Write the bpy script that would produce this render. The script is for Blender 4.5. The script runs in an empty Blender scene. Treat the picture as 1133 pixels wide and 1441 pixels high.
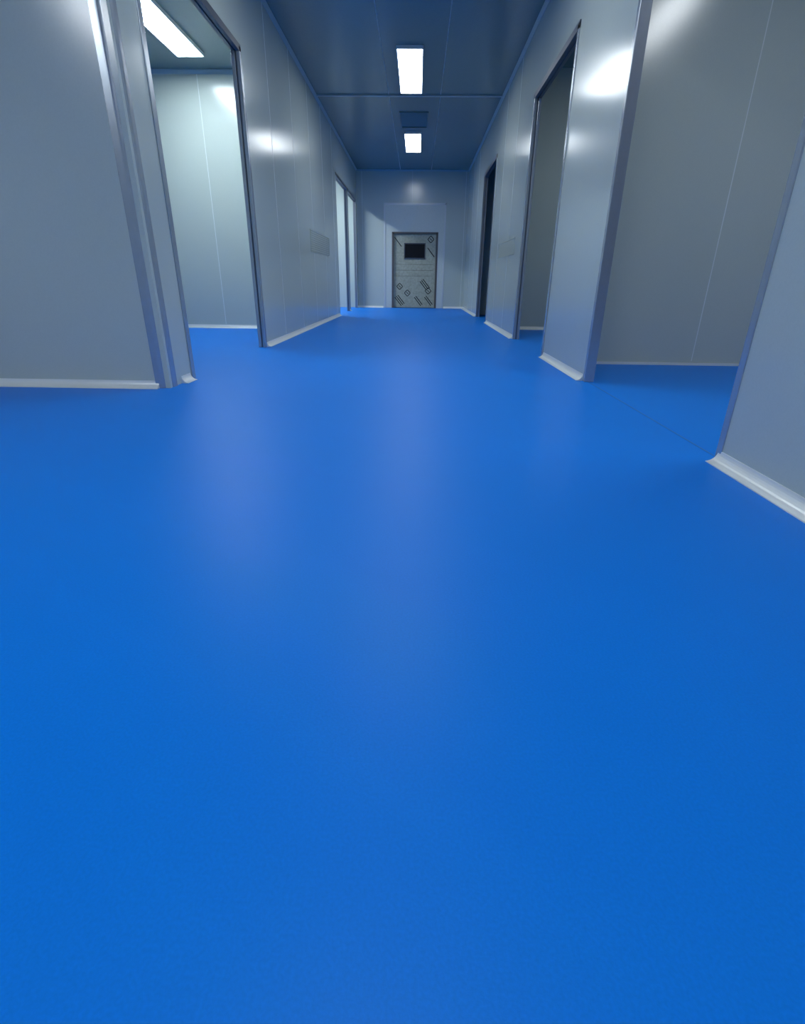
import bpy, bmesh, math
from mathutils import Matrix, Vector
sc=bpy.context.scene
try:
    sc.view_settings.view_transform='Standard'; sc.view_settings.look='None'
except Exception: pass

# ---------------- dimensions (metres) ----------------
CZ=2.74; DH=2.135; XL=-1.374; XR=1.051; T=0.05
WY=2.923; FY=13.09
L1,L2=3.256,4.918
L3,L4,L5,L6=9.90,11.35,11.50,12.85
R0,R1,R2,R3,R4,R5=1.768,3.336,4.557,5.988,8.535,9.972
LB=6.926; RB=4.151; RB2=7.30
XMIN,XMAX,YMIN=-4.6,4.2,-3.0
LZ=2.60

# ---------------- materials ----------------
def base(name):
    m=bpy.data.materials.new(name); m.use_nodes=True
    nt=m.node_tree; b=nt.nodes['Principled BSDF']; return m,nt,b
def mat(name,col,rough=.5,metal=0,noise=0,nscale=40,bump=0,bscale=200,spec=.5,rvar=0):
    m,nt,b=base(name)
    b.inputs['Base Color'].default_value=(*col,1); b.inputs['Roughness'].default_value=rough
    b.inputs['Metallic'].default_value=metal; b.inputs['Specular IOR Level'].default_value=spec
    tc=nt.nodes.new('ShaderNodeTexCoord')
    if noise:
        n=nt.nodes.new('ShaderNodeTexNoise'); n.inputs['Scale'].default_value=nscale; n.inputs['Detail'].default_value=4
        nt.links.new(tc.outputs['Object'],n.inputs['Vector'])
        r=nt.nodes.new('ShaderNodeValToRGB')
        r.color_ramp.elements[0].position=.3; r.color_ramp.elements[1].position=.7
        r.color_ramp.elements[0].color=(*[c*(1-noise) for c in col],1)
        r.color_ramp.elements[1].color=(*[min(1,c*(1+noise)) for c in col],1)
        nt.links.new(n.outputs['Fac'],r.inputs['Fac']); nt.links.new(r.outputs['Color'],b.inputs['Base Color'])
    if bump:
        n=nt.nodes.new('ShaderNodeTexNoise'); n.inputs['Scale'].default_value=bscale; n.inputs['Detail'].default_value=2
        nt.links.new(tc.outputs['Object'],n.inputs['Vector'])
        bp=nt.nodes.new('ShaderNodeBump'); bp.inputs['Strength'].default_value=bump; bp.inputs['Distance'].default_value=.001
        nt.links.new(n.outputs['Fac'],bp.inputs['Height']); nt.links.new(bp.outputs['Normal'],b.inputs['Normal'])
    if rvar:
        n=nt.nodes.new('ShaderNodeTexNoise'); n.inputs['Scale'].default_value=1.5
        nt.links.new(tc.outputs['Object'],n.inputs['Vector'])
        mr=nt.nodes.new('ShaderNodeMapRange'); mr.inputs['To Min'].default_value=rough-rvar; mr.inputs['To Max'].default_value=rough+rvar
        nt.links.new(n.outputs['Fac'],mr.inputs['Value']); nt.links.new(mr.outputs['Result'],b.inputs['Roughness'])
    return m
M={}
M['wall']=mat('panel_grey',(.53,.60,.555),.19,noise=.02,nscale=150,spec=.68,rvar=.008)
M['seam']=mat('panel_seam',(.72,.78,.78),.35)
M['floor']=mat('floor_blue_vinyl',(.003,.220,.84),.42,noise=.05,nscale=260,bump=.18,bscale=350,spec=.12,rvar=.015)
M['weld']=mat('floor_weld',(.004,.15,.62),.4)
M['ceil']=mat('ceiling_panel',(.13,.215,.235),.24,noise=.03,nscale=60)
M['ceilseam']=mat('ceiling_seam',(.32,.43,.48),.35)
M['alu']=mat('aluminium',(.45,.50,.55),.26,metal=.6,noise=.03,nscale=30)
M['aludark']=mat('aluminium_dark',(.08,.10,.13),.4,metal=.4)
M['cove']=mat('cove_aluminium',(.84,.88,.87),.32,metal=.15)
M['white']=mat('lamp_rim',(.75,.78,.8),.4)
M['doorgrey']=mat('door_surround_panel',(.62,.68,.64),.38,noise=.04,nscale=80)
M['doorframe']=mat('door_frame_steel',(.62,.67,.68),.35,metal=.2,noise=.03,nscale=60)
M['film']=mat('door_film',(.42,.44,.34),.45,noise=.15,nscale=25)
M['filmdark']=mat('door_film_mark',(.02,.02,.018),.6,spec=.2)
M['reveal']=mat('door_reveal',(.12,.11,.10),.5)
M['glass']=mat('door_window_dark',(.006,.008,.012),.35,spec=.15)
M['vent']=mat('vent_metal',(.10,.175,.20),.45)
M['slat_panel']=mat('slat_panel_grey',(.43,.485,.43),.34,noise=.03,nscale=60)  # a little darker than the wall panels, for the slatted rectangles
def emis(name,col,s):
    m,nt,b=base(name); b.inputs['Base Color'].default_value=(.9,.9,.9,1)
    b.inputs['Emission Color'].default_value=(*col,1); b.inputs['Emission Strength'].default_value=s; return m

# ---------------- mesh builder ----------------
class B:
    def __init__(s,name,parent=None): s.name=name; s.bm=bmesh.new(); s.mats=[]; s.parent=parent
    def mi(s,k):
        m=M[k] if isinstance(k,str) else k
        if m not in s.mats: s.mats.append(m)
        return s.mats.index(m)
    def box(s,x0,x1,y0,y1,z0,z1,k,bev=0):
        i=s.mi(k); r=bmesh.ops.create_cube(s.bm,size=1)
        vs=r['verts']
        for v in vs:
            v.co=Vector(((x0+x1)/2+v.co.x*(x1-x0),(y0+y1)/2+v.co.y*(y1-y0),(z0+z1)/2+v.co.z*(z1-z0)))
        fs={f for v in vs for f in v.link_faces}
        for f in fs: f.material_index=i
        if bev:
            es={e for v in vs for e in v.link_edges}
            rr=bmesh.ops.bevel(s.bm,geom=list(es),offset=bev,segments=2,affect='EDGES',profile=.5)
            for f in rr['faces']: f.material_index=i
        return s
    def prism(s,prof,p0,p1,ax,up,k,smooth=False):
        """extrude 2D profile (a,b) -> a*ax+b*up from p0 to p1"""
        i=s.mi(k); p0,p1,ax,up=map(Vector,(p0,p1,ax,up))
        A=[s.bm.verts.new(p0+ax*a+up*b) for a,b in prof]; C=[s.bm.verts.new(p1+ax*a+up*b) for a,b in prof]
        n=len(prof)
        for j in range(n):
            f=s.bm.faces.new((A[j],A[(j+1)%n],C[(j+1)%n],C[j])); f.material_index=i; f.smooth=smooth
        for loop in (A[::-1],C):
            f=s.bm.faces.new(loop); f.material_index=i
        return s
    def done(s):
        bmesh.ops.recalc_face_normals(s.bm,faces=s.bm.faces)
        me=bpy.data.meshes.new(s.name); s.bm.to_mesh(me); s.bm.free()
        for m in s.mats: me.materials.append(m)
        o=bpy.data.objects.new(s.name,me); bpy.context.collection.objects.link(o)
        if s.parent: o.parent=s.parent
        return o
def empty(name):
    e=bpy.data.objects.new(name,None); bpy.context.collection.objects.link(e); return e

# ---------------- floor and ceiling ----------------
B('floor').box(XMIN-.1,XMAX+.1,YMIN-.1,FY+.15,-.08,0,'floor').done()
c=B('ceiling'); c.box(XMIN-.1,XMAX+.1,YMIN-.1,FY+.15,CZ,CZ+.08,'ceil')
for x in (-.42,.24): c.box(x-.004,x+.004,YMIN,FY,CZ-.002,CZ+.001,'ceilseam')
for y in (8.24,1.9): c.box(XL,XR,y-.022,y+.022,CZ-.014,CZ+.001,'ceilseam')
c.done()
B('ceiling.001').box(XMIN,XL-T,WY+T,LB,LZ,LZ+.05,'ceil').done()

# ---------------- walls ----------------
def sideseams(b,x,sgn,ys,z0=.05,z1=CZ):
    for y in ys:
        b.box(min(x,x+sgn*.0012),max(x,x+sgn*.0012),y-.0035,y+.0035,z0,z1,'seam')
w=B('wall_left')
for a,b_ in ((WY+.0,L1),(L2,L3),(L4,L5),(L6,FY)): w.box(XL-T,XL,a,b_,0,CZ,'wall')
for a,b_ in ((L1,L2),(L3,L4),(L5,L6)): w.box(XL-T,XL,a,b_,DH,CZ,'wall')
sideseams(w,XL,1,(5.75,6.70,7.65,8.60,9.55))
w.done()
w=B('wall_right')
for a,b_ in ((YMIN,R0),(R1,R2),(R3,R4),(R5,FY)): w.box(XR,XR+T,a,b_,0,CZ,'wall')
for a,b_ in ((R0,R1),(R2,R3),(R4,R5)): w.box(XR,XR+T,a,b_,DH,CZ,'wall')
sideseams(w,XR,-1,(-.9,.3,6.9,7.8,10.9,11.85))
w.done()
w=B('wall_far')
DX0,DX1,DZ=-.76,.57,2.11
w.box(XMIN,DX0,FY,FY+.1,0,CZ,'wall').box(DX1,XMAX,FY,FY+.1,0,CZ,'wall').box(DX0,DX1,FY,FY+.1,DZ,CZ,'wall')
w.box(-.163,-.157,FY-.0012,FY,DZ+.03,CZ,'seam')
for x in (-1.25,.99): w.box(x-.004,x+.004,FY-.0012,FY,.04,CZ,'seam')
w.done()
w=B('wall_front_left'); w.box(XMIN,XL-T,WY,WY+T,0,CZ,'wall'); w.done()
w=B('wall_left_room'); w.box(XMIN,XL-T,LB,LB+T,0,CZ,'wall')
for x in (-3.36,-2.41,-1.5): w.box(x-.003,x+.003,LB-.0012,LB,.05,LZ,'seam')
w.done()
w=B('wall_right_room'); w.box(XR+T,XMAX,RB,RB+T,0,CZ,'wall')
for x in (1.18,2.09,3.0): w.box(x-.003,x+.003,RB-.0012,RB,.03,CZ,'seam')
w.done()
w=B('wall_right_middle_room'); w.box(XR+T,XMAX,RB2,RB2+T,0,CZ,'wall'); w.done()
w=B('wall_right_storage_room'); w.box(XR+T,XMAX,10.6,10.6+T,0,CZ,'wall'); w.done()
w=B('wall_back'); w.box(XMIN,XMAX,YMIN-.1,YMIN,0,CZ,'wall'); w.done()
w=B('wall_outer_left'); w.box(XMIN-.1,XMIN,YMIN-.1,FY+.1,0,CZ,'wall'); w.done()
w=B('wall_outer_right'); w.box(XMAX,XMAX+.1,YMIN-.1,FY+.1,0,CZ,'wall'); w.done()

# ---------------- coved baseboards ----------------
R=.040
def coveprof(r=R):
    pr=[(0,0),(r,0),(r,.003)]
    for k in range(1,8):
        t=math.pi/2*k/8
        pr.append((r-(r-.003)*math.sin(t), r-(r-.003)*math.cos(t)+.0))
    pr+= [(.003,r),(0,r)]
    return pr
def cove(name,segs):
    b=B(name)
    for p0,p1,n in segs: b.prism(coveprof(),(*p0,0),(*p1,0),(*n,0),(0,0,1),'cove')
    b.done()
cove('baseboard_left',[((XL,WY+.15),(XL,L1-.05),(1,0)),((XL,L2+.05),(XL,L3-.03),(1,0)),((XL,L4+.03),(XL,L5-.03),(1,0)),((XL,L6+.03),(XL,FY),(1,0))])
cove('baseboard_right',[((XR,YMIN),(XR,R0-.01),(-1,0)),((XR,R1+.04),(XR,R2-.05),(-1,0)),((XR,R3+.05),(XR,R4-.05),(-1,0)),((XR,R5+.05),(XR,FY),(-1,0))])
cove('baseboard_far',[((XL,FY),(DX0-.03,FY),(0,-1)),((DX1+.03,FY),(XR,FY),(0,-1))])
cove('baseboard_front_left',[((XMIN,WY),(XL-.06,WY),(0,-1))])
cove('baseboard_left_room',[((XMIN,LB),(XL-T,LB),(0,-1))])
cove('baseboard_right_room',[((XR+T,RB2),(XMAX,RB2),(0,-1))])
b=B('trim_1'); b.box(XR+T,XMAX,RB-.012,RB,0,.018,'cove'); b.done()

# ceiling / wall junction trims
def ctrim(name,segs):
    b=B(name)
    for p0,p1,n in segs:
        b.prism([(0,0),(.028,0),(.028,-.006),(.006,-.028),(0,-.028)],(*p0,CZ),(*p1,CZ),(*n,0),(0,0,1),'ceilseam')
    b.done()
ctrim('trim_2',[((XL,WY),(XL,FY),(1,0))]); ctrim('trim_3',[((XR,YMIN),(XR,FY),(-1,0))]); ctrim('trim_4',[((XL,FY),(XR,FY),(0,-1))])
b=B('trim_5'); b.prism([(0,0),(.035,0),(.035,-.008),(.008,-.035),(0,-.035)],(XMIN,LB,LZ),(XL-T,LB,LZ),(0,-1,0),(0,0,1),'ceilseam'); b.done()

# rounded aluminium corner column (left)
b=B('corner_post'); r=.058
pr=[]
for k in range(13):
    t=math.pi/2*k/12; pr.append((r*math.sin(t),r*math.cos(t)))
pr=[(a-r,c2-r) for a,c2 in pr]          # arc around corner, local
pr+=[(0,-.085),(-.004,-.085),(-.004,-.062)]
pr=[(-.085,0)]+pr+[(-.062,-.004-.0),(-.085,-.004)]
b.prism(pr,(XL+.006,WY-.006,0),(XL+.006,WY-.006,CZ),(1,0,0),(0,-1,0),'alu',smooth=False)
o=b.done()
# wall-edge channels
def channel(name,y,sgn):
    """U channel capping a right wall end at y; wall extends to sgn side"""
    b=B(name); e=y-sgn*.006
    ys=sorted((e,e+sgn*.034))
    b.box(XR-.004,XR+T+.006,ys[0],ys[1],0,DH,'alu',.003)
    b.done()
channel('wall_end_post',R0,-1)
channel('wall_end_post',R1,1)
b=B('trim_6'); b.box(XR-.006,XR+T+.006,R0,R1,DH-.006,DH+.04,'alu',.003); b.done()

# door frames (lining with central groove + architrave lips)
def frame(y0,y1,x0,x1,s_=1.0,top='aludark'):
    g=empty('door_frame')
    for nm,y,s in (('jamb_near',y0,1),('jamb_far',y1,-1)):
        b=B(nm,parent=g)
        a=y-s*.034*s_; c_=y+s*.012*s_
        def bx(xa,xb,ya,yb,z0,z1,k): b.box(xa,xb,min(ya,yb),max(ya,yb),z0,z1,k,.002)
        xm=(x0+x1)/2; q=.008*s_
        bx(x0-q,xm-.006,a,c_,0,DH+.02,'alu')
        bx(xm+.006,x1+q,a,c_,0,DH+.02,'alu')
        bx(xm-.008,xm+.008,y,y+s*.004,0,DH,'aludark')
        b.done()
    b=B('head',parent=g)
    b.box(x0-.008,(x0+x1)/2-.006,y0-.034*s_,y1+.034*s_,DH-.012,DH+.034,top,.002)
    b.box((x0+x1)/2+.006,x1+.008,y0-.034*s_,y1+.034*s_,DH-.012,DH+.034,top,.002)
    b.box((x0+x1)/2-.008,(x0+x1)/2+.008,y0,y1,DH-.004,DH+.002,'aludark')
    b.done()
frame(L1,L2,XL-T,XL); frame(L3,L4,XL-T,XL,.5); frame(L5,L6,XL-T,XL,.5)
frame(R2,R3,XR,XR+T); frame(R4,R5,XR,XR+T)

# ---------------- darker slatted rectangles on both side walls ----------------
def slat_panel(x,sgn,y0,y1,z0,z1):
    b=B('wall_slat_panel')
    def bx(d0,d1,*a): b.box(*sorted((x+sgn*d0,x+sgn*d1)),*a,'slat_panel')
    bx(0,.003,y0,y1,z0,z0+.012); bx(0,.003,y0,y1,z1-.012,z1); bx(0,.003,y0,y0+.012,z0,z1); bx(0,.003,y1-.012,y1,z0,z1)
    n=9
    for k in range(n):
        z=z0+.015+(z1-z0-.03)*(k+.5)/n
        b.prism([(0,-.008),(.0025,-.011),(.0025,-.009),(0,.011)],(x,y0+.012,z),(x,y1-.012,z),(sgn,0,0),(0,0,1),'slat_panel')
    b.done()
slat_panel(XL,1,7.42,8.95,.90,1.16)
slat_panel(XR,-1,6.45,7.65,.85,1.02)

# ---------------- far door ----------------
d=empty('door_1')
b=B('surround',parent=d)
IX0,IX1,IZ=-.60,.43,1.57
y=FY+.004
b.box(DX0+.02,IX0,y,y+.03,.0,DZ-.02,'doorgrey').box(IX1,DX1-.02,y,y+.03,0,DZ-.02,'doorgrey').box(IX0,IX1,y,y+.03,IZ,DZ-.02,'doorgrey')
b.box(DX0-.02,DX0+.02,FY-.006,y+.03,0,DZ+.02,'doorframe',.003).box(DX1-.02,DX1+.02,FY-.006,y+.03,0,DZ+.02,'doorframe',.003).box(DX0-.02,DX1+.02,FY-.006,y+.03,DZ-.02,DZ+.02,'doorframe',.003)
b.box(DX0,DX1,FY+.085,FY+.1,0,DZ,'reveal')
b.done()
b=B('reveal',parent=d)
b.box(IX0,IX0+.04,y-.004,FY+.08,0,IZ,'reveal').box(IX1-.04,IX1,y-.004,FY+.08,0,IZ,'reveal').box(IX0,IX1,y-.004,FY+.08,IZ-.035,IZ,'reveal')
b.done()
b=B('leaf',parent=d)
lx0,lx1=IX0+.042,IX1-.042; yl=FY+.045
b.box(lx0,lx1,yl,yl+.04,.01,IZ-.037,'film',.003)
def slab(cx,cz,L_,W_,ang):
    ca,sa=math.cos(ang),math.sin(ang)
    pts=[(-L_/2,-W_/2),(L_/2,-W_/2),(L_/2,W_/2),(-L_/2,W_/2)]
    P=[(cx+a*ca-q*sa,cz+a*sa+q*ca) for a,q in pts]
    if min(p[0] for p in P)<lx0+.005 or max(p[0] for p in P)>lx1-.005: return
    if min(p[1] for p in P)<.03 or max(p[1] for p in P)>IZ-.045: return
    if any(-.36<p[0]<.19 and 1.0<p[1]<1.39 for p in P): return
    b.prism(P,(0,yl-.0012,0),(0,yl+.001,0),(1,0,0),(0,0,1),'filmdark')
def dash(x,z):
    for q in (-.034,.0,.034): slab(x+q,z+q*.7,.24,.018,-math.radians(50))
def diamond(x,z,s=.07):
    for ax,az,an in ((-s,s,45),(s,-s,45),(-s,-s,-45),(s,s,-45)): slab(x+ax*.5,z+az*.5,s*1.35,.016,math.radians(an))
    slab(x,z,s*.8,.014,math.radians(-45))
for x,z in ((-.42,.16),(.0,.14),(.27,.17),(.16,.50),(-.43,1.40),(.28,1.17)): dash(x,z)
for x,z in ((-.24,.32),(.24,.37),(-.42,.46),(.27,1.43)): diamond(x,z)
for z in (.68,.80,.92): b.box(lx0+.05,lx1-.05,yl-.0008,yl,z,z+.004,'filmdark')
b.done()
b=B('window_pane',parent=d)
b.box(-.31,.14,yl-.012,yl-.002,1.05,1.34,'glass')
for x0,x1,z0,z1 in ((-.325,-.305,1.035,1.355),(.135,.155,1.035,1.355),(-.325,.155,1.335,1.355),(-.325,.155,1.035,1.055)):
    b.box(x0,x1,yl-.018,yl-.001,z0,z1,'aludark',.002)
b.done()

# ---------------- ceiling lamps ----------------
def lamp(x,y0,y1,z,s,w=.28,col=(.90,.96,1.0)):
    g=empty('ceiling_light')
    b=B('housing',parent=g)
    t=.012
    b.box(x-w/2,x-w/2+t,y0,y1,z-.03,z,'white',.002).box(x+w/2-t,x+w/2,y0,y1,z-.03,z,'white',.002)
    b.box(x-w/2+t,x+w/2-t,y0,y0+t,z-.03,z,'white').box(x-w/2+t,x+w/2-t,y1-t,y1,z-.03,z,'white')
    b.done()
    b=B('diffuser',parent=g); b.box(x-w/2+t,x+w/2-t,y0+t,y1-t,z-.026,z-.006,emis('diffuser_glow',col,s)); b.done()
lamp(-.13,6.70,8.08,CZ,19); lamp(-.13,10.02,11.32,CZ,13)
lamp(-.13,3.35,4.65,CZ,25); lamp(-.13,0.0,1.3,CZ,19)
lamp(-2.9,-1.0,.3,CZ,42)
lamp(-.13,-2.4,-1.1,CZ,8)
lamp(-2.29,5.20,6.48,LZ,38,col=(.80,.92,1.0))
lamp(-2.5,11.0,12.3,CZ,80,col=(.82,.93,1.0))
lamp(2.13,1.6,2.8,CZ,23)
lamp(2.6,5.4,6.4,CZ,15)

# air diffuser
b=B('ceiling_air_vent')
vx0,vx1,vy0,vy1=-.31,.10,8.95,9.75
b.box(vx0,vx0+.02,vy0,vy1,CZ-.012,CZ,'vent',.002).box(vx1-.02,vx1,vy0,vy1,CZ-.012,CZ,'vent',.002)
b.box(vx0+.02,vx1-.02,vy0,vy0+.02,CZ-.012,CZ,'vent').box(vx0+.02,vx1-.02,vy1-.02,vy1,CZ-.012,CZ,'vent')
k=vy0+.07
while k<vy1-.04:
    b.prism([(-.02,0),(.02,-.007),(.02,-.005),(-.017,.0)],(vx0+.02,k,CZ),(vx1-.02,k,CZ),(0,1,0),(0,0,1),'vent'); k+=.07
b.done()

# floor weld seams
b=B('trim_7'); b.box(XR+.02,XR+.028,R0,R1,0,.0008,'weld'); b.done()

# ---------------- world ----------------
wd=bpy.data.worlds.new('world'); sc.world=wd; wd.use_nodes=True
wd.node_tree.nodes['Background'].inputs['Color'].default_value=(.02,.03,.05,1)
wd.node_tree.nodes['Background'].inputs['Strength'].default_value=.3

# ---------------- camera ----------------
yaw,pit,rol,f=-0.0224,-0.4157,-0.0115,734.16
r1=Vector((math.cos(yaw),-math.sin(yaw),0)); f1=Vector((math.sin(yaw),math.cos(yaw),0)); u1=Vector((0,0,1))
f2=f1*math.cos(pit)+u1*math.sin(pit); u2=-f1*math.sin(pit)+u1*math.cos(pit)
r3=r1*math.cos(rol)-u2*math.sin(rol); u3=r1*math.sin(rol)+u2*math.cos(rol)
cd=bpy.data.cameras.new('camera'); cam=bpy.data.objects.new('camera',cd); bpy.context.collection.objects.link(cam)
m=Matrix((r3,u3,-f2)).transposed().to_4x4(); m.translation=Vector((0,0,.56)); cam.matrix_world=m
cd.sensor_fit='HORIZONTAL'; cd.sensor_width=36; cd.lens=36*f/1133; cd.clip_start=.01
sc.camera=cam
